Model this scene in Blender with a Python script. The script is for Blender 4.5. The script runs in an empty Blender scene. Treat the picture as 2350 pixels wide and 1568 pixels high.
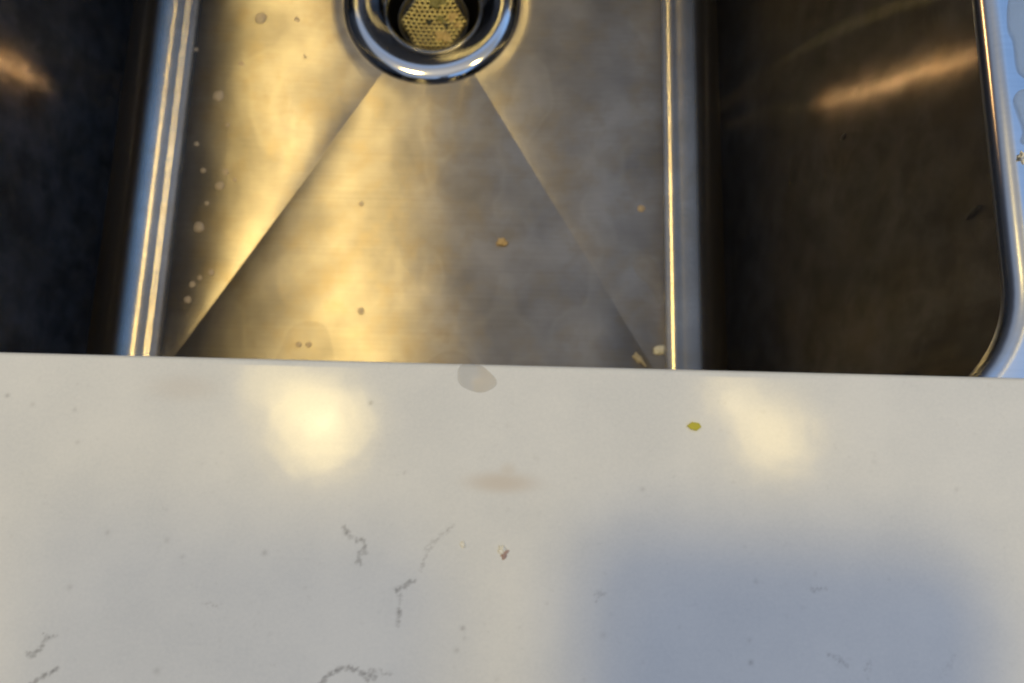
import bpy, math, random
from mathutils import Vector, noise
import numpy as np
random.seed(7)
S = bpy.context.scene
COL = S.collection

# ---------------------------------------------------------------- camera, world, lamps, exposure
cam_d = bpy.data.cameras.new('camera')
cam = bpy.data.objects.new('camera', cam_d)
COL.objects.link(cam)
CAM_H = 0.17
cam.location = (0, 0, CAM_H)
TH, PH = math.radians(10.3), math.radians(1.45)
from mathutils import Matrix
cam.rotation_euler = (Matrix.Rotation(TH, 3, 'X') @ Matrix.Rotation(PH, 3, 'Z')).to_euler()
cam_d.sensor_width = 36
cam_d.lens = 1600 / 2350 * 36
cam_d.clip_start = 0.002
cam_d.clip_end = 30
cam_d.dof.use_dof = True
cam_d.dof.focus_distance = 0.20
cam_d.dof.aperture_fstop = 15
S.camera = cam

W = bpy.data.worlds.new('World'); S.world = W
W.use_nodes = True
wn, wl = W.node_tree.nodes, W.node_tree.links
wn.clear()
wo = wn.new('ShaderNodeOutputWorld'); wb = wn.new('ShaderNodeBackground')
tc = wn.new('ShaderNodeTexCoord'); sx = wn.new('ShaderNodeSeparateXYZ')
wl.new(tc.outputs['Generated'], sx.inputs[0])
def sky_ramp(stops):                       # by height: horizon (windows, cupboards) -> zenith (ceiling)
    r = wn.new('ShaderNodeValToRGB'); el = r.color_ramp.elements
    el[0].position = stops[0][0]; el[0].color = (*stops[0][1], 1)
    el[1].position = stops[-1][0]; el[1].color = (*stops[-1][1], 1)
    for p, c in stops[1:-1]: el.new(p).color = (*c, 1)
    wl.new(sx.outputs['Z'], r.inputs[0]); return r.outputs[0]
WIN_SIDE = [(0.0, (0.02, 0.02, 0.03)), (0.35, (0.04, 0.07, 0.13)), (0.58, (0.14, 0.27, 0.52)), (0.70, (0.26, 0.48, 0.92)), (0.84, (0.30, 0.52, 0.94)), (0.90, (0.24, 0.29, 0.38)), (0.955, (0.32, 0.32, 0.33)), (1.0, (0.54, 0.53, 0.53))]
DIM_SIDE = [(0.0, (0.02, 0.02, 0.02)), (0.40, (0.05, 0.06, 0.09)), (0.62, (0.26, 0.32, 0.44)), (0.88, (0.28, 0.33, 0.43)), (0.955, (0.44, 0.44, 0.45)), (1.0, (0.54, 0.53, 0.53))]
mr = wn.new('ShaderNodeMapRange'); mr.interpolation_type = 'SMOOTHSTEP'
mr.inputs[1].default_value = -0.35; mr.inputs[2].default_value = 0.35
wl.new(sx.outputs['X'], mr.inputs[0])
mx = wn.new('ShaderNodeMix'); mx.data_type = 'RGBA'
wl.new(mr.outputs[0], mx.inputs[0]); wl.new(sky_ramp(DIM_SIDE), mx.inputs[6]); wl.new(sky_ramp(WIN_SIDE), mx.inputs[7])
wl.new(mx.outputs[2], wb.inputs[0]); wb.inputs[1].default_value = 1.0
wl.new(wb.outputs[0], wo.inputs[0])

def lamp(name, x, y, z, r, power, col):
    d = bpy.data.lights.new(name, 'AREA'); d.shape = 'DISK'; d.size = 2 * r
    d.energy = power; d.color = col
    o = bpy.data.objects.new(name, d); o.location = (x, y, z); COL.objects.link(o)
    return o
WARM = (1.0, 0.735, 0.24)
lamp('ceiling_lamp', -0.722, 0.148, 2.535, 0.175, 18.5, WARM)
lamp('ceiling_lamp', -0.910, 0.305, 2.548, 0.125, 5.0, WARM)
lamp('ceiling_bulb', -0.712, 0.150, 2.510, 0.026, 1.3, (1.0, 0.85, 0.50))
lamp('ceiling_lamp', 1.000, 0.143, 2.535, 0.138, 9.0, WARM)
lamp('ceiling_lamp', 0.850, 0.290, 2.548, 0.085, 2.6, WARM)
lamp('ceiling_bulb', 0.855, 0.292, 2.510, 0.030, 0.4, (1.0, 0.85, 0.50))
def spot(name, loc, aim, cone, power, col, r):
    d = bpy.data.lights.new(name, 'SPOT'); d.energy = power; d.color = col
    d.spot_size = math.radians(cone); d.spot_blend = 0.8; d.shadow_soft_size = r
    o = bpy.data.objects.new(name, d); o.location = loc; COL.objects.link(o)
    o.rotation_euler = (Vector(aim) - Vector(loc)).to_track_quat('-Z', 'Y').to_euler()
ORANGE = (1.0, 0.56, 0.21)
spot('wall_streak_spot', (-2.52, 1.59, 0.77), (0.123, 0.125, -0.050), 2.3, 44.0, ORANGE, 0.012)  # unseen narrow spots, added to draw the orange streaks on the side walls
spot('wall_streak_spot', (2.04, 1.45, 1.32), (-0.242, 0.172, -0.112), 2.0, 48.0, ORANGE, 0.012)

S.view_settings.view_transform = 'Standard'
S.view_settings.look = 'None'
S.view_settings.exposure = 0.06
S.view_settings.gamma = 1

# ---------------------------------------------------------------- helpers
def up(u, v, z):
    """point of the plane at height z seen at (u, v) of the 2350 px wide photograph; used to measure the place"""
    d = Matrix.Rotation(TH, 3, 'X') @ Matrix.Rotation(PH, 3, 'Z') @ Vector(((u - 1175) / 1600, -(v - 784) / 1600, -1))
    t = (z - CAM_H) / d.z
    return Vector((d.x * t, d.y * t, z))

def tag(o, label, cat, group=None, kind=None):
    if label: o['label'] = label
    if cat: o['category'] = cat
    if group: o['group'] = group
    if kind: o['kind'] = kind
    return o

def empty(name, loc):
    o = bpy.data.objects.new(name, None); o.empty_display_size = 0.01
    o.location = loc; COL.objects.link(o); return o

def mesh(name, verts, faces, mat, parent=None, smooth=True, uvs=None):
    me = bpy.data.meshes.new(name)
    if parent is not None:
        px, py, pz = parent['_w'] if '_w' in parent else parent.location
        verts = [(v[0] - px, v[1] - py, v[2] - pz) for v in verts]
    me.from_pydata([tuple(v) for v in verts], [], faces)
    me.update()
    if smooth:
        me.polygons.foreach_set('use_smooth', [True] * len(me.polygons))
    if uvs is not None:
        uv = me.uv_layers.new(name='UVMap')
        vi = np.zeros(len(me.loops), dtype=np.int32); me.loops.foreach_get('vertex_index', vi)
        a = np.array(uvs, dtype=np.float32)[vi]
        uv.data.foreach_set('uv', a.ravel())
    me.materials.append(mat)
    o = bpy.data.objects.new(name, me); COL.objects.link(o)
    if parent is not None: o.parent = parent
    return o

class NT:
    def __init__(s, name):
        s.m = bpy.data.materials.new(name); s.m.use_nodes = True
        s.n, s.l = s.m.node_tree.nodes, s.m.node_tree.links
        s.b = s.n['Principled BSDF']
    def new(s, t, **k):
        n = s.n.new(t)
        for a, v in k.items(): setattr(n, a, v)
        return n
    def noise(s, scale, detail=3, rough=0.55, vec=None, dist=0.0):
        n = s.new('ShaderNodeTexNoise')
        n.inputs['Scale'].default_value = scale; n.inputs['Detail'].default_value = detail
        n.inputs['Roughness'].default_value = rough; n.inputs['Distortion'].default_value = dist
        s.l.new(vec if vec is not None else s.pos(), n.inputs['Vector'])
        return n.outputs['Fac']
    def pos(s):
        if not hasattr(s, '_p'): s._p = s.new('ShaderNodeTexCoord').outputs['Object']
        return s._p
    def scaled(s, x, y, z):
        m = s.new('ShaderNodeMapping'); m.inputs['Scale'].default_value = (x, y, z)
        s.l.new(s.pos(), m.inputs[0]); return m.outputs[0]
    def ramp(s, f, stops):
        r = s.new('ShaderNodeValToRGB'); e = r.color_ramp.elements
        def c4(c): return (c, c, c, 1) if isinstance(c, (int, float)) else (*c, 1)
        e[0].position = stops[0][0]; e[0].color = c4(stops[0][1])
        e[1].position = stops[-1][0]; e[1].color = c4(stops[-1][1])
        for p, c in stops[1:-1]: e.new(p).color = c4(c)
        s.l.new(f, r.inputs[0]); return r.outputs[0]
    def mix(s, f, a, b, mode='MIX'):
        m = s.new('ShaderNodeMix', data_type='RGBA', blend_type=mode)
        for i, v in ((0, f), (6, a), (7, b)):
            if isinstance(v, (int, float)): m.inputs[i].default_value = v if i == 0 else (v, v, v, 1)
            elif isinstance(v, tuple): m.inputs[i].default_value = (*v, 1)
            else: s.l.new(v, m.inputs[i])
        return m.outputs[2]
    def bump(s, h, strength, dist, normal=None):
        b = s.new('ShaderNodeBump'); b.inputs['Strength'].default_value = strength; b.inputs['Distance'].default_value = dist
        s.l.new(h, b.inputs['Height'])
        if normal is not None: s.l.new(normal, b.inputs['Normal'])
        return b.outputs[0]
    def attr(s, name):
        a = s.new('ShaderNodeAttribute'); a.attribute_name = name; return a.outputs['Fac']
    def set(s, **k):
        for a, v in k.items():
            i = s.b.inputs[a.replace('_', ' ')]
            if isinstance(v, (int, float)): i.default_value = v
            elif isinstance(v, tuple): i.default_value = (*v, 1)
            else: s.l.new(v, i)

def steel(name, rough, aniso, base, stain, fine, brush, k, sweep=0.0, patchy=0.0, tide=0.0):
    """brushed steel: along the brush lines the micro-scratches tilt the normal by a random small angle (brush * k)"""
    t = NT(name)
    tg = t.new('ShaderNodeTangent', direction_type='UV_MAP', uv_map='UVMap')
    t.l.new(tg.outputs[0], t.b.inputs['Tangent'])
    big = t.noise(24, 4, 0.5)
    mid = t.noise(62, 3, 0.55)
    m1 = t.ramp(big, [(0.36, 0.0), (0.64, 1.0)])
    dark = tuple(c * (1 - stain) for c in base)
    c = t.mix(m1, dark, base)
    m2 = t.ramp(mid, [(0.46, 0.0), (0.70, 1.0)])
    film = tuple(c_ * q for c_, q in zip(base, (0.84, 0.76, 0.62)))
    w = t.new('ShaderNodeMath', operation='MULTIPLY'); t.l.new(m2, w.inputs[0]); w.inputs[1].default_value = min(1, stain * 2.2)
    c = t.mix(w.outputs[0], c, film)
    lines = t.noise(1, 3, 0.6, vec=t.scaled(9, 900, 900))
    c = t.mix(0.05, c, t.ramp(lines, [(0.3, 0.0), (0.7, 1.0)]), 'OVERLAY')
    ring = t.ramp(t.noise(19, 2, 0.45, vec=t.scaled(1.2, 0.8, 1)), [(0.56, 0.0), (0.60, 0.55), (0.64, 0.2), (0.80, 0.2)])   # dried water: pale tide lines round duller patches
    rg = t.new('ShaderNodeMath', operation='MULTIPLY'); t.l.new(ring, rg.inputs[0]); rg.inputs[1].default_value = tide
    c = t.mix(rg.outputs[0], c, (0.66, 0.60, 0.50))
    if patchy:
        pm = t.ramp(t.noise(75, 4, 0.7), [(0.36, 0.35), (0.60, 1.0)])
        c = t.mix(patchy, c, pm, 'MULTIPLY')
    if sweep:                                # painted shade: the colour darkens up to the walls' shaded tone
        c = t.mix(t.attr('wall_shade'), c, (0.165, 0.160, 0.160))
    t.set(Metallic=1.0, Base_Color=c, Anisotropic=aniso)
    r = t.new('ShaderNodeMapRange'); t.l.new(t.noise(34, 3, 0.5), r.inputs[0])
    r.inputs[1].default_value = 0.3; r.inputs[2].default_value = 0.7
    r.inputs[3].default_value = rough * 0.92; r.inputs[4].default_value = rough * 1.10
    ro = r.outputs[0]
    if sweep:                                # the pressed sweep above the tight bend is duller
        ra = t.new('ShaderNodeMath', operation='MULTIPLY_ADD'); t.l.new(t.attr('sweep'), ra.inputs[0]); ra.inputs[1].default_value = sweep; t.l.new(ro, ra.inputs[2]); ro = ra.outputs[0]
    t.set(Roughness=ro)
    n = t.bump(t.noise(28, 3, 0.5), fine, 0.004)
    wn_ = t.new('ShaderNodeTexWhiteNoise', noise_dimensions='3D')
    sc = t.new('ShaderNodeVectorMath', operation='SCALE'); t.l.new(t.pos(), sc.inputs[0]); sc.inputs['Scale'].default_value = 9173.0
    t.l.new(sc.outputs[0], wn_.inputs['Vector'])
    dt = t.new('ShaderNodeVectorMath', operation='DOT_PRODUCT'); t.l.new(wn_.outputs['Color'], dt.inputs[0]); dt.inputs[1].default_value = (1, 1, 1)
    md = t.new('ShaderNodeMath', operation='SUBTRACT'); t.l.new(dt.outputs['Value'], md.inputs[0]); md.inputs[1].default_value = 1.5
    mk = t.new('ShaderNodeMath', operation='MULTIPLY'); t.l.new(md.outputs[0], mk.inputs[0]); mk.inputs[1].default_value = k
    sv = t.new('ShaderNodeVectorMath', operation='SCALE'); sv.inputs[0].default_value = brush; t.l.new(mk.outputs[0], sv.inputs['Scale'])
    ad = t.new('ShaderNodeVectorMath', operation='ADD'); t.l.new(n, ad.inputs[0]); t.l.new(sv.outputs[0], ad.inputs[1])
    nm = t.new('ShaderNodeVectorMath', operation='NORMALIZE'); t.l.new(ad.outputs[0], nm.inputs[0])
    t.set(Normal=nm.outputs[0])
    return t.m

def simple(name, base, rough=0.5, metal=0.0, var=0.15, scale=300, **k):
    t = NT(name)
    c = t.mix(t.noise(scale, 3), tuple(x * (1 - var) for x in base), tuple(min(1, x * (1 + var)) for x in base))
    t.set(Base_Color=c, Roughness=rough, Metallic=metal, **k)
    return t.m

M_floor = steel('brushed_steel_floor', 0.31, 0.85, (0.445, 0.402, 0.352), 0.32, 0.05, (0, 1, 0), 0.58, tide=0.26)
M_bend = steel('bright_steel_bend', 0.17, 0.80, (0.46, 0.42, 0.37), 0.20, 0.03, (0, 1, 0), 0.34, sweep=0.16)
M_wall = steel('brushed_steel_wall_shaded', 0.12, 0.90, (0.165, 0.160, 0.160), 0.40, 0.02, (0, 0, 1), 1.2, patchy=0.8)  # same steel as the floor, base darkened to paint in the bowl's shade
M_rim = steel('satin_steel_rim', 0.22, 0.2, (0.66, 0.66, 0.66), 0.05, 0.03, (0, 1, 0), 0.05)
M_chrome = simple('polished_chrome', (0.80, 0.80, 0.80), 0.10, 1.0, 0.03)
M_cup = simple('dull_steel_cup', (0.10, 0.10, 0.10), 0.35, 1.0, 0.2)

# ---------------------------------------------------------------- sink
CX, HX = -0.0595, 0.1825            # bowl centre and half width
Y0, Y1 = 0.020, 0.470               # front and back wall
FR = 0.030                          # radius of the bend between wall and floor
CR = 0.031                          # radius of the upright corners
ZF = -0.250
DY = 0.3095                         # drain centre
DX = -0.0600
NS, NC = 60, 14
TAPER = 0.0034                      # the walls lean out a little towards the rim

def outline(o, cr):
    """rounded rectangle, offset outwards by o from the wall line, corner radius cr, fixed vertex count"""
    x0, x1, y0, y1 = CX - HX - o, CX + HX + o, Y0 - o, Y1 + o
    cr = max(cr, 0.0004)
    pts = []
    cs = [((x1 - cr), (y0 + cr), -90), ((x1 - cr), (y1 - cr), 0), ((x0 + cr), (y1 - cr), 90), ((x0 + cr), (y0 + cr), 180)]
    for k in range(4):
        cx, cy, a0 = cs[k]
        for i in range(NC + 1):
            a = math.radians(a0 + 90 * i / NC)
            pts.append((cx + cr * math.cos(a), cy + cr * math.sin(a)))
        nx, ny, b0 = cs[(k + 1) % 4]
        p = pts[-1]; q = (nx + cr * math.cos(math.radians(b0)), ny + cr * math.sin(math.radians(b0)))
        for i in range(1, NS):
            t = i / NS; t = t - 0.10 * math.sin(2 * math.pi * t)
            pts.append((p[0] + (q[0] - p[0]) * t, p[1] + (q[1] - p[1]) * t))
    return pts
N = len(outline(0, CR))

def loft(rings, uvs=None, flip=False):
    V = [p for r in rings for p in r]; F = []
    n = len(rings[0])
    for i in range(len(rings) - 1):
        for j in range(n):
            a, b = i * n + j, i * n + (j + 1) % n
            f = (a, b, b + n, a + n)
            F.append(f[::-1] if flip else f)
    return V, F

sink = empty('kitchen_sink', (CX, (Y0 + Y1) / 2, ZF - 0.008))
tag(sink, 'deep brushed stainless steel kitchen sink with diagonal drainage creases', 'sink')

# floor with bends: from the foot of the walls inwards to the drain hole
# profile of the bend, measured by its two bright lines: a tight small bend at the floor, a flatter strip, then the sweep up
KEYS = [(0, 0), (.0085, 28), (.0113, 20.5), (.0148, 23.5), (.0190, 31), (.0260, 46), (.0330, 68), (.0400, 84), (.0440, 90)]
FH = HX - 0.1535
prof = [(0.0, 0.0)]; tau = []
M = 110
for i in range(M):
    s_ = KEYS[-1][0] * (i + .5) / M
    for (s0, a0), (s1, a1) in zip(KEYS[:-1], KEYS[1:]):
        if s0 <= s_ <= s1: a = math.radians(a0 + (a1 - a0) * (s_ - s0) / (s1 - s0))
    ds = KEYS[-1][0] / M
    prof.append((prof[-1][0] + math.cos(a) * ds, prof[-1][1] + math.sin(a) * ds))
sc_ = FH / prof[-1][0]
prof = [(h * sc_, v * sc_) for h, v in prof]
FR = FH
FTOP = ZF + prof[-1][1]
rings = []
for h, v in reversed(prof):
    o = h - FH
    rings.append([(x, y, ZF + v) for x, y in outline(o, CR + o)])
inner = outline(-FR, CR - FR)
DR = 0.0600
DEPTH = 0.0070
def crease(px, py):
    """distance to the nearest of the four creases that run from the drain to the floor corners"""
    d = 9
    for qx in (CX - HX + FR, CX + HX - FR):
        for qy in (Y0 + FR, Y1 - FR):
            ex, ey = qx - DX, qy - DY; L = math.hypot(ex, ey); ex /= L; ey /= L
            if (px - DX) * ex + (py - DY) * ey > 0: d = min(d, abs((px - DX) * ey - (py - DY) * ex))
    return d
K = 44
for k in range(1, K + 1):
    t = 1 - (k / K)
    ring = []
    for x, y in inner:
        a = math.atan2(y - DY, x - DX)
        cx_, cy_ = DX + DR * math.cos(a), DY + DR * math.sin(a)
        px, py = cx_ + (x - cx_) * t, cy_ + (y - cy_) * t
        r = math.hypot(px - DX, py - DY)
        R_ = math.hypot(x - DX, y - DY)
        z = ZF - DEPTH * (1 - r / R_)
        z -= (0.0005 if px < DX else 0.00025) * math.exp(-crease(px, py) / 0.009) * min(1, max(0, (r - 0.062) / 0.04))
        z -= 0.0005 / (1 + math.exp((r - 0.0640) / 0.0010))      # stamped seat round the drain
        ring.append((px, py, z))
    rings.append(ring)
V, F = loft(rings)
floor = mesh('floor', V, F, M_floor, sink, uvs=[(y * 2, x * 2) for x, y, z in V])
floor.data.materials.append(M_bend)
at = floor.data.attributes.new('sweep', 'FLOAT', 'POINT')
sw = np.zeros(len(V), dtype=np.float32)
for i in range(M + 1):
    q = ((M - i) / M * KEYS[-1][0] - 0.0165) / 0.009
    sw[i * N:(i + 1) * N] = min(1, max(0, q))
at.data.foreach_set('value', sw)
at = floor.data.attributes.new('wall_shade', 'FLOAT', 'POINT')
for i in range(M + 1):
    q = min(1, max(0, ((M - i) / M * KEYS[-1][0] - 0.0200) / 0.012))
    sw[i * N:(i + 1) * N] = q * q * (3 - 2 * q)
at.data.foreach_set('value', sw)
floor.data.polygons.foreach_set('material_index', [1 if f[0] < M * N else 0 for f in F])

# walls and rolled rim
rings, uv = [], []
for i in range(13):
    z = FTOP + (-0.0046 - FTOP) * i / 12
    rings.append([(x, y, z) for x, y in outline(TAPER * i / 12, CR + TAPER * i / 12)])
V, F = loft(rings, flip=True)
per = [j / N for j in range(N)]
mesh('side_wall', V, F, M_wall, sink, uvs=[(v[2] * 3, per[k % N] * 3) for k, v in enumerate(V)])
rings = []
RL = 0.0046
for i in range(13):
    a = math.pi / 2 * i / 12
    o = TAPER + RL * (1 - math.cos(a)); z = -RL * (1 - math.sin(a))
    rings.append([(x, y, z) for x, y in outline(o, CR + o)])
for o in (0.012, 0.020, 0.030, 0.045, 0.060):
    rings.append([(x, y, 0) for x, y in outline(o, CR + o)])
rings.append([(x, y, -0.003) for x, y in outline(0.0605, CR + 0.0605)])
V, F = loft(rings, flip=True)
mesh('rim', V, F, M_rim, sink, uvs=[(y * 2, x * 2) for x, y, z in V])

# drain: flange and cup
def revolve(cx, cy, prof, n=128):
    return [[(cx + r * math.cos(2 * math.pi * j / n), cy + r * math.sin(2 * math.pi * j / n), z) for j in range(n)] for r, z in prof]
ZD = ZF - DEPTH * (1 - 0.0570 / 0.27) - 0.0005
drain = empty('drain', (0, 0, 0)); drain.parent = sink
drain['_w'] = (0, 0, 0)
drain.matrix_parent_inverse = Matrix.Translation(-sink.location)
prof = [(0.0590, -0.0012), (0.0596, 0.0000), (0.0588, 0.0014), (0.0570, 0.0030), (0.0545, 0.0042), (0.0510, 0.0048), (0.0470, 0.0045), (0.0432, 0.0034),
        (0.0398, 0.0020), (0.0368, 0.0006), (0.0342, -0.0010), (0.0323, -0.0028), (0.0313, -0.0052), (0.0309, -0.0085)]
def smooth_prof(p, k=4):
    out = []
    for i in range(len(p) - 1):
        p0, p1, p2, p3 = p[max(i - 1, 0)], p[i], p[i + 1], p[min(i + 2, len(p) - 1)]
        for j in range(k):
            t = j / k
            out.append(tuple(0.5 * ((2 * b) + (-a + c) * t + (2 * a - 5 * b + 4 * c - d) * t * t + (-a + 3 * b - 3 * c + d) * t ** 3) for a, b, c, d in zip(p0, p1, p2, p3)))
    out.append(p[-1]); return out
V, F = loft(revolve(DX, DY, [(r, ZD + z) for r, z in smooth_prof(prof)], 160))
mesh('flange', V, F, M_chrome, drain)
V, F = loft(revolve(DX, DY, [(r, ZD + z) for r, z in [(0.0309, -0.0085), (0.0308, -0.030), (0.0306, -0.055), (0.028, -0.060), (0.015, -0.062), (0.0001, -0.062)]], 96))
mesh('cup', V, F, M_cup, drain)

# strainer basket: perforated plate with a wall and a rolled rim, sitting in the drain
BZ = ZD - 0.012
bx, by = DX - 0.0010, DY
basket = empty('strainer_basket', (bx, by, BZ - 0.012))
tag(basket, 'perforated steel strainer basket sitting in the sink drain', 'strainer')
M_plate = simple('worn_strainer_steel', (0.86, 0.62, 0.27), 0.40, 1.0, 0.45, 180)
def perforated(name, R, z0, pitch, hole, mat, parent):
    V, F = [], []
    rows = int(R / (pitch * 0.866)) + 1
    def zz(x, y):
        r = math.hypot(x - bx, y - by)
        return z0 + 0.0022 * (r / R) ** 2
    for j in range(-rows, rows + 1):
        for i in range(-rows - 2, rows + 3):
            cx, cy = bx + (i + 0.5 * (j % 2)) * pitch, by + j * pitch * 0.866
            if math.hypot(cx - bx, cy - by) > R: continue
            b = len(V)
            for k in range(12):
                a = math.pi * 2 * k / 12
                ro = pitch / 2 / math.cos(math.pi / 6) * (1 if k % 2 else math.cos(math.pi / 6))
                x, y = cx + ro * math.cos(a), cy + ro * math.sin(a)
                V.append((x, y, zz(x, y)))
            for k in range(12):
                a = math.pi * 2 * k / 12
                x, y = cx + hole * math.cos(a), cy + hole * math.sin(a)
                V.append((x, y, zz(x, y) - 0.0001))
            for k in range(12):
                a = math.pi * 2 * k / 12
                x, y = cx + hole * math.cos(a), cy + hole * math.sin(a)
                V.append((x, y, zz(x, y) - 0.0010))
            for k in range(12):
                q = (k + 1) % 12
                F.append((b + k, b + q, b + 12 + q, b + 12 + k)); F.append((b + 12 + k, b + 12 + q, b + 24 + q, b + 24 + k))
    return mesh(name, V, F, mat, parent)
perforated('perforated_plate', 0.0218, BZ - 0.010, 0.0036, 0.0013, M_plate, basket)
V, F = loft(revolve(bx, by, [(0.0215, BZ - 0.0085), (0.0232, BZ - 0.0075), (0.0238, BZ - 0.005), (0.0243, BZ - 0.0035), (0.0248, BZ - 0.004), (0.0244, BZ - 0.0065)], 96), flip=True)
mesh('basket_rim', V, F, simple('dark_basket_steel', (0.18, 0.17, 0.15), 0.3, 1.0), basket)

# ---------------------------------------------------------------- worktop round the sink and the raised front slab
ZT = 0.020
EDGE = 0.0222
M_work = simple('pale_worktop', (0.70, 0.70, 0.69), 0.25, 0.0, 0.03, 60)
rings = [[(x, y, -0.0032) for x, y in outline(0.058, CR + 0.058)], [(x, y, -0.0032) for x, y in outline(0.35, CR + 0.06)],
         [(x, y, -0.03) for x, y in outline(0.35, CR + 0.06)], [(x, y, -0.03) for x, y in outline(0.058, CR + 0.058)]]
V, F = loft(rings, flip=True)
tag(mesh('worktop', V, F, M_work, smooth=False), 'pale worktop carrying the steel sink behind the white slab', 'worktop')

def seg_d(px, py, ax, ay, bx_, by_):
    dx, dy = bx_ - ax, by_ - ay
    t = np.clip(((px - ax) * dx + (py - ay) * dy) / (dx * dx + dy * dy + 1e-12), 0, 1)
    return np.hypot(px - ax - t * dx, py - ay - t * dy)

gx = np.concatenate([np.linspace(-0.60, -0.13, 12, endpoint=False), np.linspace(-0.13, 0.13, 620), np.linspace(0.13, 0.60, 13)[1:]])
yb = EDGE - 0.0012
gy = np.concatenate([np.linspace(-0.45, -0.10, 10, endpoint=False), np.linspace(-0.10, yb, 300)])
GX, GY = np.meshgrid(gx, gy)
# veins measured on the photograph: (polyline in photo px, half width px, strength)
veins = [
 ([(790, 1215), (800, 1235), (835, 1240), (838, 1262), (820, 1275), (826, 1300)], 6, 0.9),
 ([(783, 1200), (792, 1222)], 4, 0.4),
 ([(1038, 1208), (1015, 1230), (992, 1245), (980, 1262), (972, 1290), (965, 1310)], 6, 0.55),
 ([(948, 1328), (930, 1345), (912, 1352), (918, 1365)], 6, 0.95), ([(907, 1350), (918, 1366), (918, 1392), (915, 1425), (912, 1440)], 4, 0.75),
 ([(128, 1462), (108, 1462), (98, 1480), (88, 1495), (70, 1500)], 6, 0.85), ([(60, 1495), (78, 1508)], 5, 0.8),
 ([(130, 1535), (108, 1548), (85, 1560), (70, 1572)], 7, 1.0),
 ([(740, 1560), (770, 1538), (800, 1532), (830, 1545), (862, 1552)], 7, 1.0), ([(850, 1538), (900, 1548)], 6, 0.6), ([(745, 1565), (720, 1580)], 6, 0.9), ([(830, 1545), (845, 1565)], 5, 1.0),
 ([(470, 1385), (505, 1388)], 8, 0.45), ([(430, 1345), (470, 1362)], 10, 0.2), ([(690, 945), (700, 948)], 3, 0.3),
 ([(1365, 1368), (1390, 1362)], 7, 0.55), ([(1372, 1380), (1366, 1385)], 4, 0.6), ([(1860, 1355), (1900, 1348)], 6, 0.5), ([(1900, 1500), (1930, 1515), (1945, 1530)], 4, 0.6), ([(1985, 1540), (1998, 1515), (1993, 1560)], 5, 0.35),
 ([(2180, 1540), (2195, 1500), (2150, 1560)], 6, 0.3), ([(660, 1520), (600, 1528)], 5, 0.25), ([(1100, 1450), (1125, 1455)], 6, 0.25),
 ([(1340, 1255), (1390, 1240)], 10, 0.15), ([(1480, 1300), (1540, 1290)], 12, 0.15), ([(2230, 1000), (2290, 985)], 12, 0.15)]
spots = [(17, 908, 4, .9), (75, 928, 4, .5), (172, 940, 4, .5), (178, 1015, 4, .5), (851, 925, 4, .95), (928, 1085, 3, .6), (247, 1222, 4, .6), (383, 1240, 5, .45),
 (607, 1269, 5, .7), (418, 1278, 4, .4), (160, 1348, 5, .5), (1062, 1442, 4, 1.), (1066, 1465, 3, .5), (1048, 1493, 4, .7), (1723, 1521, 4, 1.), (1735, 1335, 4, .5), (1720, 1470, 4, .45),
 (1475, 1123, 4, .5), (1842, 1395, 3, .3), (1385, 1458, 5, .35), (2195, 1124, 4, .4), (915, 1405, 4, .7), (360, 1540, 6, .5), (508, 1040, 3, .2), (1255, 1385, 3, .4), (1140, 1560, 4, .3), (700, 1350, 3, .35), (1340, 1560, 3, .3), (620, 1455, 3, .3), (1560, 1440, 3, .3), (2040, 1330, 3, .35)]
s_px = 0.15 / 1600
vein = np.zeros_like(GX)
rv = random.Random(11)
def blot(x, y, r, st):
    i0, i1 = np.searchsorted(gx, (x - 3 * r, x + 3 * r)); j0, j1 = np.searchsorted(gy, (y - 3 * r, y + 3 * r))
    if i1 > i0 and j1 > j0:
        d2 = (GX[j0:j1, i0:i1] - x) ** 2 + (GY[j0:j1, i0:i1] - y) ** 2
        vein[j0:j1, i0:i1] = np.maximum(vein[j0:j1, i0:i1], st * np.exp(-d2 / r ** 2))
def strand(P, w, st):
    """a broken vein: blots of uneven size and strength scattered along a line"""
    for a, b in zip(P[:-1], P[1:]):
        n = max(2, int((b - a).length / (1.3 * s_px)))
        for i in range(n):
            t_ = rv.random(); q = a.lerp(b, t_)
            ww = w * (0.35 + 1.1 * abs(noise.noise(q * 900)))
            blot(q.x + rv.gauss(0, .75) * ww * s_px, q.y + rv.gauss(0, .75) * ww * s_px, rv.uniform(1.8, 4.6) * s_px, st * rv.uniform(0.3, 1.0) ** 0.7)
for pl_, w, st in veins:
    strand([up(u, v, ZT) for u, v in pl_], w * 0.9, st * 0.88)
rs = random.Random(3)
for k in range(90):                    # outside the measured part the slab goes on with veins of the same kind
    x, y = rs.uniform(-0.58, 0.58), rs.uniform(-0.44, -0.07); a = rs.uniform(0, 6.28)
    if abs(x) < 0.12 and y > -0.075: continue
    for j in range(rs.randint(1, 6)):
        x2, y2 = x + 0.006 * math.cos(a), y + 0.006 * math.sin(a); a += rs.uniform(-1, 1)
        d = seg_d(GX, GY, x, y, x2, y2); vein = np.maximum(vein, rs.uniform(.2, .6) * np.exp(-(d / 0.0008) ** 2)); x, y = x2, y2
dot = np.zeros_like(GX)
for u, v, r, st in spots:
    p = up(u, v, ZT)
    dot = np.maximum(dot, st * np.exp(-(np.hypot(GX - p.x, GY - p.y) / (r * 1.15 * s_px)) ** 2))
beige = np.zeros_like(GX)
for u, v, rx, ry, st in [(1150, 1108, 75, 22, .8), (1165, 1085, 20, 20, .5), (2120, 850, 60, 20, .3), (420, 890, 80, 30, .3)]:
    p = up(u, v, ZT)
    beige = np.maximum(beige, st * np.exp(-(((GX - p.x) / (rx * s_px)) ** 2 + ((GY - p.y) / (ry * s_px)) ** 2) ** 1.5))

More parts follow.
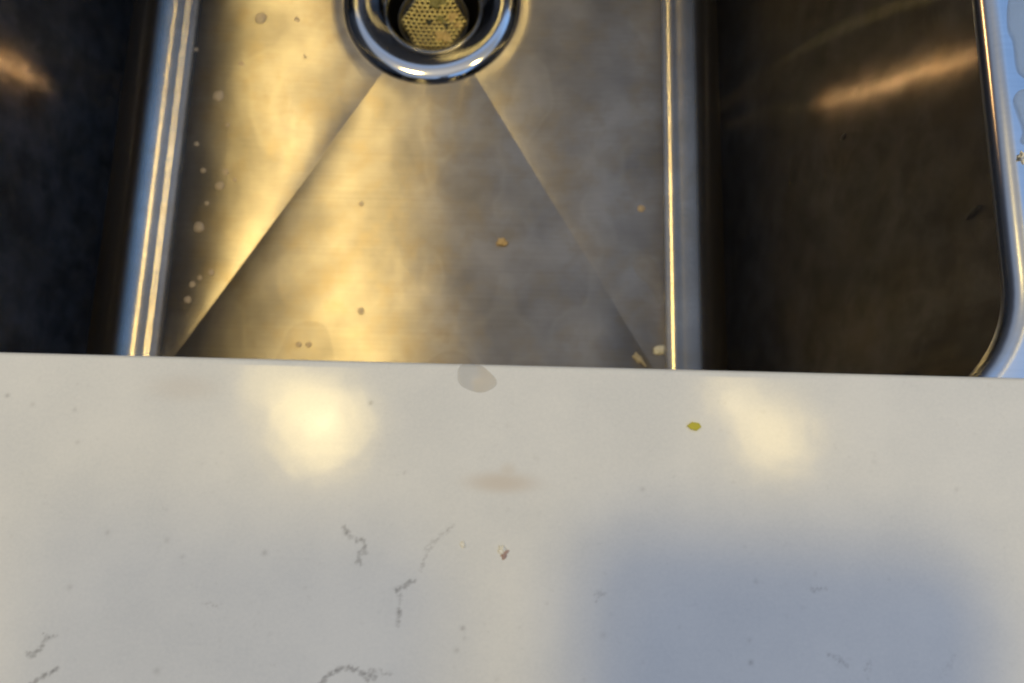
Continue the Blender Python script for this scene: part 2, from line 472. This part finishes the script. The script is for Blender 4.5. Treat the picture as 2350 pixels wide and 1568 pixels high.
t = NT('white_quartz')
nv = t.noise(1900, 5, 0.75); nb = t.noise(320, 3, 0.6)
va = t.new('ShaderNodeMath', operation='MULTIPLY_ADD'); t.l.new(t.attr('vein'), va.inputs[0]); va.inputs[1].default_value = 1.15
sub = t.new('ShaderNodeMath', operation='MULTIPLY_ADD'); t.l.new(nv, sub.inputs[0]); sub.inputs[1].default_value = 1.2; sub.inputs[2].default_value = -0.74
t.l.new(sub.outputs[0], va.inputs[2])
vm = t.ramp(va.outputs[0], [(0.0, 0.0), (1.0, 1.0)])
vd = t.new('ShaderNodeMath', operation='MULTIPLY_ADD'); t.l.new(t.attr('dot'), vd.inputs[0]); vd.inputs[1].default_value = 0.55; t.l.new(vm, vd.inputs[2])
vd.use_clamp = True
cloud = t.ramp(t.noise(45, 4, 0.6), [(0.35, (0.73, 0.755, 0.785)), (0.65, (0.79, 0.81, 0.83))])
speck = t.ramp(t.noise(420, 2, 0.6), [(0.66, 0.0), (0.78, 1.0)])
sp2 = t.new('ShaderNodeMath', operation='MULTIPLY'); t.l.new(speck, sp2.inputs[0]); sp2.inputs[1].default_value = 0.12
cloud = t.mix(0.16, cloud, t.ramp(t.noise(1300, 3, 0.7), [(0.3, 0.15), (0.7, 0.85)]), 'OVERLAY')
c = t.mix(sp2.outputs[0], cloud, (0.42, 0.42, 0.43))
c = t.mix(vd.outputs[0], c, (0.24, 0.235, 0.24))
c = t.mix(t.attr('beige'), c, (0.67, 0.62, 0.57))
rr = t.new('ShaderNodeMapRange'); t.l.new(t.noise(60, 4, 0.6), rr.inputs[0]); rr.inputs[3].default_value = 0.09; rr.inputs[4].default_value = 0.15
t.set(Specular_IOR_Level=0.115, Base_Color=c, Roughness=rr.outputs[0], IOR=1.5, Normal=t.bump(t.noise(90, 2), 0.05, 0.001))
M_quartz = t.m

ny_, nx_ = GX.shape
V = np.stack([GX.ravel(), GY.ravel(), np.full(GX.size, ZT)], 1).tolist()
F = [(j * nx_ + i, j * nx_ + i + 1, (j + 1) * nx_ + i + 1, (j + 1) * nx_ + i) for j in range(ny_ - 1) for i in range(nx_ - 1)]
top = (ny_ - 1) * nx_
prev = list(range(top, top + nx_))
for a in (22, 45, 68, 90):            # eased rear edge
    a_ = math.radians(a); y = yb + 0.0012 * math.sin(a_); z = ZT - 0.0012 * (1 - math.cos(a_))
    b = len(V); V += [(x, y, z) for x in gx]
    F += [(prev[i], prev[i + 1], b + i + 1, b + i) for i in range(nx_ - 1)]; prev = list(range(b, b + nx_))
b = len(V); V += [(x, EDGE, 0.0010) for x in gx]
F += [(prev[i], prev[i + 1], b + i + 1, b + i) for i in range(nx_ - 1)]; prev = list(range(b, b + nx_))
b = len(V); V += [(x, -0.45, 0.0010) for x in gx]
F += [(prev[i], prev[i + 1], b + i + 1, b + i) for i in range(nx_ - 1)]
F += [(b + i, b + i + 1, i + 1, i) for i in range(nx_ - 1)]
slab = mesh('countertop', V, F, M_quartz)
for nm, arr in (('vein', vein), ('dot', dot), ('beige', beige)):
    at = slab.data.attributes.new(nm, 'FLOAT', 'POINT')
    z_ = np.zeros(len(V), dtype=np.float32); z_[:GX.size] = arr.ravel()
    at.data.foreach_set('value', z_)
tag(slab, 'white quartz countertop slab with grey veins and specks along the near side', 'countertop')

# ---------------------------------------------------------------- drops, crumbs and scraps
t = NT('water'); t.set(Base_Color=(0.90, 0.72, 0.50), Roughness=0.22, IOR=1.33, Alpha=0.55)
M_water = t.m
M_tan = simple('tan_crumb', (0.62, 0.46, 0.26), 0.6, 0, 0.25, 900)

def dome(name, c, rx, ry, h, mat, seed=0, wob=0.12, rot=0.0, nrm=None, lump=0.0):
    """a low irregular dome resting on a surface"""
    V, F = [], []; n, m = 28, 9
    rr_ = random.Random(seed)
    ph = [rr_.uniform(0, 6.28) for _ in range(4)]
    ax = Vector((1, 0, 0)); ay = Vector((0, 1, 0)); az = Vector((0, 0, 1))
    if nrm is not None:
        az = Vector(nrm).normalized(); ay = Vector((0, 1, 0)); ax = ay.cross(az).normalized()
    org = Vector(c)
    for i in range(m + 1):
        a = math.pi / 2 * i / m
        for j in range(n):
            b = 2 * math.pi * j / n
            k = 1 + wob * (math.sin(2 * b + ph[0]) * .6 + math.sin(3 * b + ph[1]) * .5 + math.sin(5 * b + ph[2]) * .3)
            lx, ly, lz = rx * k * math.cos(a) * math.cos(b), ry * k * math.cos(a) * math.sin(b), h * math.sin(a)
            if lump:
                q = 1 + lump * noise.noise(Vector((lx, ly, lz)) / max(rx, ry) * 2.2 + Vector((seed, 0, 0)))
                lx, ly, lz = lx * q, ly * q, lz * q
            X, Y = lx * math.cos(rot) - ly * math.sin(rot), lx * math.sin(rot) + ly * math.cos(rot)
            V.append(ax * X + ay * Y + az * lz)
    for i in range(m):
        for j in range(n):
            F.append((i * n + j, i * n + (j + 1) % n, (i + 1) * n + (j + 1) % n, (i + 1) * n + j))
    F.append(tuple(range(n))[::-1])
    o = mesh(name, V, F, mat); o.location = org
    return o

def floor_z(x, y):
    u, v = (x - DX), (y - DY)
    fx = abs(u) / (HX - FR); fy = abs(v) / ((DY - Y0 - FR) if v < 0 else (Y1 - FR - DY))
    return ZF - DEPTH * (1 - max(fx, fy))
drops = [(505, 225, 14, 1, 'water drop on the sink floor left of the drain, biggest of the left column'),
 (507, 430, 11, 1, 'round water drop on the sink floor halfway down beside the left crease'),
 (600, 45, 15, 1, 'blurred water drop near the top edge left of the chrome drain ring'),
 (1152, 558, 12, 0, 'tan crumb alone in the middle of the sink floor'),
 (1470, 482, 9, 1, 'faint water drop beside the right bend of the sink floor'),
 (830, 716, 8, 1, 'tiny water drop on the right side of the warm lamp streak'),
 (829, 468, 6, 1, 'tiny faint water drop above the warm streak, below the left crease'),
 (688, 793, 7, 1, 'left one of two tiny drops in the warm streak by the slab edge'),
 (711, 793, 7, 1, 'right one of two tiny drops in the warm streak by the slab edge'),
 (1937, 315, 0, 0, ''),
 (460, 525, 13, 1, 'pale flat water drop by the left bend of the sink, below the round drop'),
 (487, 628, 8, 1, 'small pale water drop low on the left panel of the sink floor'),
 (367, 237, 0, 0, ''),
 (682, 45, 7, 1, 'small water drop between the blurred top drop and the drain ring')]
for i, (u, v, r, w, lab) in enumerate(drops):
    if not r: continue
    p = up(u, v, ZF - 0.003); p.z = floor_z(p.x, p.y) - 0.00005
    rm = r * 0.42 / 1600
    if w:
        o = dome('water_drop', p, rm, rm * 1.05, rm * 0.42, M_water, i, 0.06)
        tag(o, lab, 'water drop', 'water drops on the sink floor')
    else:
        o = dome('crumb', p, rm, rm * 0.9, rm * 0.8, M_tan, i, 0.18, lump=0.5)
        tag(o, lab, 'crumb')
M_white = simple('white_crumb', (0.88, 0.87, 0.80), 0.6, 0, 0.1, 900)
M_pink = simple('brown_pink_crumb', (0.42, 0.30, 0.28), 0.6, 0, 0.2, 900)
p = up(1512, 805, ZF - 0.001); p.z = floor_z(p.x, p.y)
tag(dome('food_scrap', p, .0036, .0034, .0024, M_white, 21, .12, lump=.35), 'pale food scrap in the near right corner of the sink floor', 'food scrap')
p = up(1466, 825, ZF - 0.001); p.z = floor_z(p.x, p.y)
tag(dome('food_scrap', p, .0050, .0022, .0016, simple('beige_scrap', (.52, .46, .36), .5), 22, .3, rot=-.9, lump=.4), 'thin beige food scrap beside the pale one at the slab edge', 'food scrap')
p = up(1153, 1262, ZT)
tag(dome('crumb', p, .0008, .0008, .0006, M_white, 31, .15, lump=.5), 'white crumb touching a brown fleck on the white countertop', 'crumb')
p = up(1158, 1273, ZT)
tag(dome('fleck', p, .0009, .0006, .0003, M_pink, 32, .25, rot=.8, lump=.6), 'brownish pink fleck beside the white crumb on the countertop', 'fleck')
p = up(1063, 1250, ZT)
tag(dome('crumb', p, .0006, .0006, .0004, M_white, 33, .15, lump=.5), 'tiny pale crumb left of the white and brown crumbs on the countertop', 'crumb')
p = up(2349, 362, 0)
tag(dome('crumb', p, .0014, .0014, .0012, M_white, 35, .25, lump=.9), 'jagged white crumb on the wet steel rim at the right edge', 'crumb')

# yellow-green leaf fleck: a thin lozenge
p = up(1592, 978, ZT)
q = [(-16, 0), (-4, 9), (12, 7), (17, -2), (6, -11), (-7, -8)]
bot = [(p.x + a * s_px, p.y + b * s_px, ZT + 0.00005) for a, b in q]
topv = [(p.x + a * s_px * .96, p.y + b * s_px * .96, ZT + 0.0004 + 0.0001 * (i % 2)) for i, (a, b) in enumerate(q)]
n = len(q)
F = [tuple(range(n))[::-1], tuple(range(n, 2 * n))] + [(i, (i + 1) % n, n + (i + 1) % n, n + i) for i in range(n)]
o = mesh('leaf_fleck', bot + topv, F, simple('yellow_green_fleck', (0.50, 0.46, 0.03), 0.5), smooth=False)
tag(o, 'tiny yellow green leaf fleck on the white countertop', 'leaf fleck')

# thin beige water drop lying at the slab edge
p = up(1092, 868, ZT)
t = NT('thin_stain_water')
sp = t.new('ShaderNodeSeparateXYZ'); t.l.new(t.pos(), sp.inputs[0])
xm = t.new('ShaderNodeMath', operation='MULTIPLY_ADD'); t.l.new(sp.outputs[0], xm.inputs[0]); xm.inputs[1].default_value = 110; t.l.new(t.noise(260, 3), xm.inputs[2])
t.set(Base_Color=t.ramp(xm.outputs[0], [(0.45, (0.66, 0.64, 0.62)), (0.62, (0.80, 0.62, 0.38)), (0.95, (0.80, 0.70, 0.55))]), Roughness=0.20, IOR=1.33, Alpha=0.13)
tag(dome('water_drop', (p.x, p.y, ZT + .00002), 45 * s_px, 33 * s_px, .0001, t.m, 41, .10, rot=-.25), 'flat beige water drop on the countertop right at the slab edge', 'water drop')

# drop running on the right wall, small speck above it
def on_wall(u, v):
    d = Matrix.Rotation(TH, 3, 'X') @ Matrix.Rotation(PH, 3, 'Z') @ Vector(((u - 1175) / 1600, -(v - 784) / 1600, -1))
    wx = CX + HX
    for _ in range(5):
        t_ = wx / d.x; z_ = CAM_H + d.z * t_; wx = CX + HX + TAPER * (z_ - FTOP) / (-RL - FTOP)
    return Vector((wx, d.y * t_, CAM_H + d.z * t_))
p = on_wall(2232, 488)
tag(dome('water_drop', p, .0034, .0012, .0007, simple('dark_drop', (.06, .06, .06), .15, 0, .1, 300, Alpha=0.5), 51, .1, rot=.2, nrm=(-1, 0, 0)), 'small water drop clinging to the dark right wall of the sink', 'water drop')
p = on_wall(1934, 315)
tag(dome('speck', p, .0022, .0010, .0004, simple('dark_speck', (.03, .03, .03), .5), 52, .1, nrm=(-1, 0, 0)), 'dark speck on the right sink wall below the orange reflection', 'speck')

t = NT('cloudy_water'); t.set(Base_Color=(0.55, 0.66, 0.80), Roughness=0.30, IOR=1.33, Alpha=0.20)
M_film = t.m
# wet patches on the steel rim at the right
def puddle(px_pts, z, h, label, seed):
    P = [up(u, v, z) for u, v in px_pts]
    c = sum(P, Vector()) / len(P)
    n = len(P) * 6; pts = []
    m = len(P)
    for i in range(m):
        p0, p1, p2, p3 = P[i - 1], P[i], P[(i + 1) % m], P[(i + 2) % m]
        for k in range(6):
            t_ = k / 6
            pts.append(0.5 * ((2 * p1) + (-p0 + p2) * t_ + (2 * p0 - 5 * p1 + 4 * p2 - p3) * t_ * t_ + (-p0 + 3 * p1 - 3 * p2 + p3) * t_ ** 3))
    V, F = [], []
    for s, hh in ((1.0, 0.0), (0.985, 0.45), (0.95, 0.8), (0.88, 0.96), (0.5, 1.0)):
        V += [(c.x + (p.x - c.x) * s, c.y + (p.y - c.y) * s, z + 0.00003 + h * hh) for p in pts]
    for i in range(4):
        for j in range(n):
            F.append((i * n + j, i * n + (j + 1) % n, (i + 1) * n + (j + 1) % n, (i + 1) * n + j))
    V.append((c.x, c.y, z + h * 1.0)); k = len(V) - 1
    F += [(4 * n + j, 4 * n + (j + 1) % n, k) for j in range(n)]
    F.append(tuple(range(n))[::-1])
    tag(mesh('water_puddle', V, F, M_film), label, 'puddle', 'puddles on the wet rim')
puddle([(2312, 60), (2325, 95), (2332, 150), (2345, 175), (2400, 200), (2440, 120), (2420, 20), (2360, -20), (2318, -10)], 0, .0009, 'water puddle on the sink rim in the top right corner', 1)
puddle([(2326, 225), (2335, 260), (2348, 300), (2346, 330), (2400, 340), (2440, 290), (2400, 230), (2350, 205)], 0, .0009, 'smaller water puddle on the sink rim above the white crumb', 2)

# dried films and small pale spots on the sink floor
def film(px_pts, h, mat, label, cat='water film'):
    P = [up(u, v, ZF - 0.002) for u, v in px_pts]
    c = sum(P, Vector()) / len(P); m = len(P); pts = []
    for i in range(m):
        p0, p1, p2, p3 = P[i - 1], P[i], P[(i + 1) % m], P[(i + 2) % m]
        for k in range(5):
            t_ = k / 5
            pts.append(0.5 * ((2 * p1) + (-p0 + p2) * t_ + (2 * p0 - 5 * p1 + 4 * p2 - p3) * t_ * t_ + (-p0 + 3 * p1 - 3 * p2 + p3) * t_ ** 3))
    n = len(pts); V = []; F = []
    for s_, hh in ((1.0, 0.02), (0.97, 0.6), (0.9, 1.0), (0.6, 1.0), (0.3, 1.0)):
        for p in pts:
            x, y = c.x + (p.x - c.x) * s_, c.y + (p.y - c.y) * s_
            V.append((x, y, floor_z(x, y) + 0.00015 + h * hh))
    for i in range(4):
        for j in range(n): F.append((i * n + j, i * n + (j + 1) % n, (i + 1) * n + (j + 1) % n, (i + 1) * n + j))
    V.append((c.x, c.y, floor_z(c.x, c.y) + 0.00015 + h)); F += [(4 * n + j, 4 * n + (j + 1) % n, len(V) - 1) for j in range(n)]
    tag(mesh('water_film', V, F, mat), label, cat)
t = NT('milky_film'); t.set(Base_Color=(0.62, 0.53, 0.38), Roughness=0.35, IOR=1.33, Alpha=0.08); M_milk = t.m
film([(640, 840), (652, 790), (668, 755), (705, 738), (745, 748), (762, 790), (758, 850)], .0003, M_milk, 'dull water film round the two tiny drops in the warm streak')
film([(985, 840), (1005, 815), (1040, 806), (1072, 818), (1082, 845)], .0003, M_milk, 'pale curved water film at the slab edge in the middle of the sink')
film([(1450, 600), (1470, 590), (1500, 600), (1520, 650), (1512, 700), (1490, 660), (1460, 632)], .0003, M_milk, 'pale smear of dried water beside the right bend of the sink')
first = None
for i, (u, v, r) in enumerate([(455, 335, 7), (478, 470, 6), (462, 640, 6), (520, 398, 8), (540, 415, 6), (445, 655, 8), (435, 690, 9), (455, 120, 6), (525, 290, 6), (470, 395, 7), (556, 150, 7), (700, 130, 5)]):
    p = up(u, v, ZF - 0.003); p.z = floor_z(p.x, p.y)
    if first is None:
        o = first = dome('water_spot', p, .0017, .0017, .0004, M_water, 80, .08)
    else:
        o = first.copy(); COL.objects.link(o); o.location = p; q_ = r / 7; o.scale = (q_, q_ * 1.05, 1); o.rotation_euler.z = i
    tag(o, 'tiny faint water spot on the left panel of the sink floor', 'water spot', 'faint water spots on the left floor panel')

# food caught in the strainer
M_gold = simple('golden_scrap', (0.60, 0.44, 0.18), 0.45, 0, 0.25, 700)
M_green = simple('green_scrap', (0.26, 0.24, 0.08), 0.5, 0, 0.3, 700)
M_grey = simple('dark_scrap', (0.05, 0.055, 0.04), 0.5, 0, 0.3, 700)
zs = BZ - 0.0095
for i, (u, v, r, m_, lab) in enumerate([
    (1017, 84, 16, M_gold, 'golden lump of food in the strainer, nearest the chrome ring'),
    (1040, 40, 13, M_gold, 'golden food bit at the right side of the strainer'),
    (1003, 8, 16, M_green, 'yellow green food bit at the top edge of the strainer'),
    (1012, 45, 10, M_green, 'olive green shred in the middle right of the strainer'),
    (985, 52, 6, M_grey, 'dark shred in the strainer left of the green bits'),
    (1025, 60, 6, M_grey, 'dark shred above the biggest golden lump in the strainer'),
    (1052, 58, 9, M_gold, 'small golden food bit against the right rim of the strainer')]):
    p = up(u, v, zs); s = 0.45 / 1600
    tag(dome('food_scrap', p, r * s, r * s * (.8 if i % 2 else 1), r * s * .55, m_, 60 + i, .25, rot=i, lump=.9), lab, 'food scrap', 'food scraps caught in the strainer')

# the phone that takes the picture; it stands just above the lens and throws the soft shadows on the slab
t_ph = simple('phone_glass', (0.02, 0.02, 0.022), 0.15, 0, 0.1)
def rounded_box(name, x0, x1, y0, y1, z0, z1, r, mat):
    pts = []
    for cx, cy, a0 in ((x1 - r, y1 - r, 0), (x0 + r, y1 - r, 90), (x0 + r, y0 + r, 180), (x1 - r, y0 + r, 270)):
        for i in range(9):
            a = math.radians(a0 + 90 * i / 8); pts.append((cx + r * math.cos(a), cy + r * math.sin(a)))
    n = len(pts); V = [(x, y, z0) for x, y in pts] + [(x, y, z1) for x, y in pts]
    F = [tuple(range(n))[::-1], tuple(range(n, 2 * n))] + [(i, (i + 1) % n, n + (i + 1) % n, n + i) for i in range(n)]
    return mesh(name, V, F, mat, smooth=False)
PHONE = rounded_box('phone', -0.032, 0.049, -0.155, 0.000, CAM_H + 0.003, CAM_H + 0.011, 0.014, t_ph)
PHONE.rotation_euler = (0, 0, math.radians(-2.5))
tag(PHONE, 'dark phone held just above the countertop, out of view', 'phone')
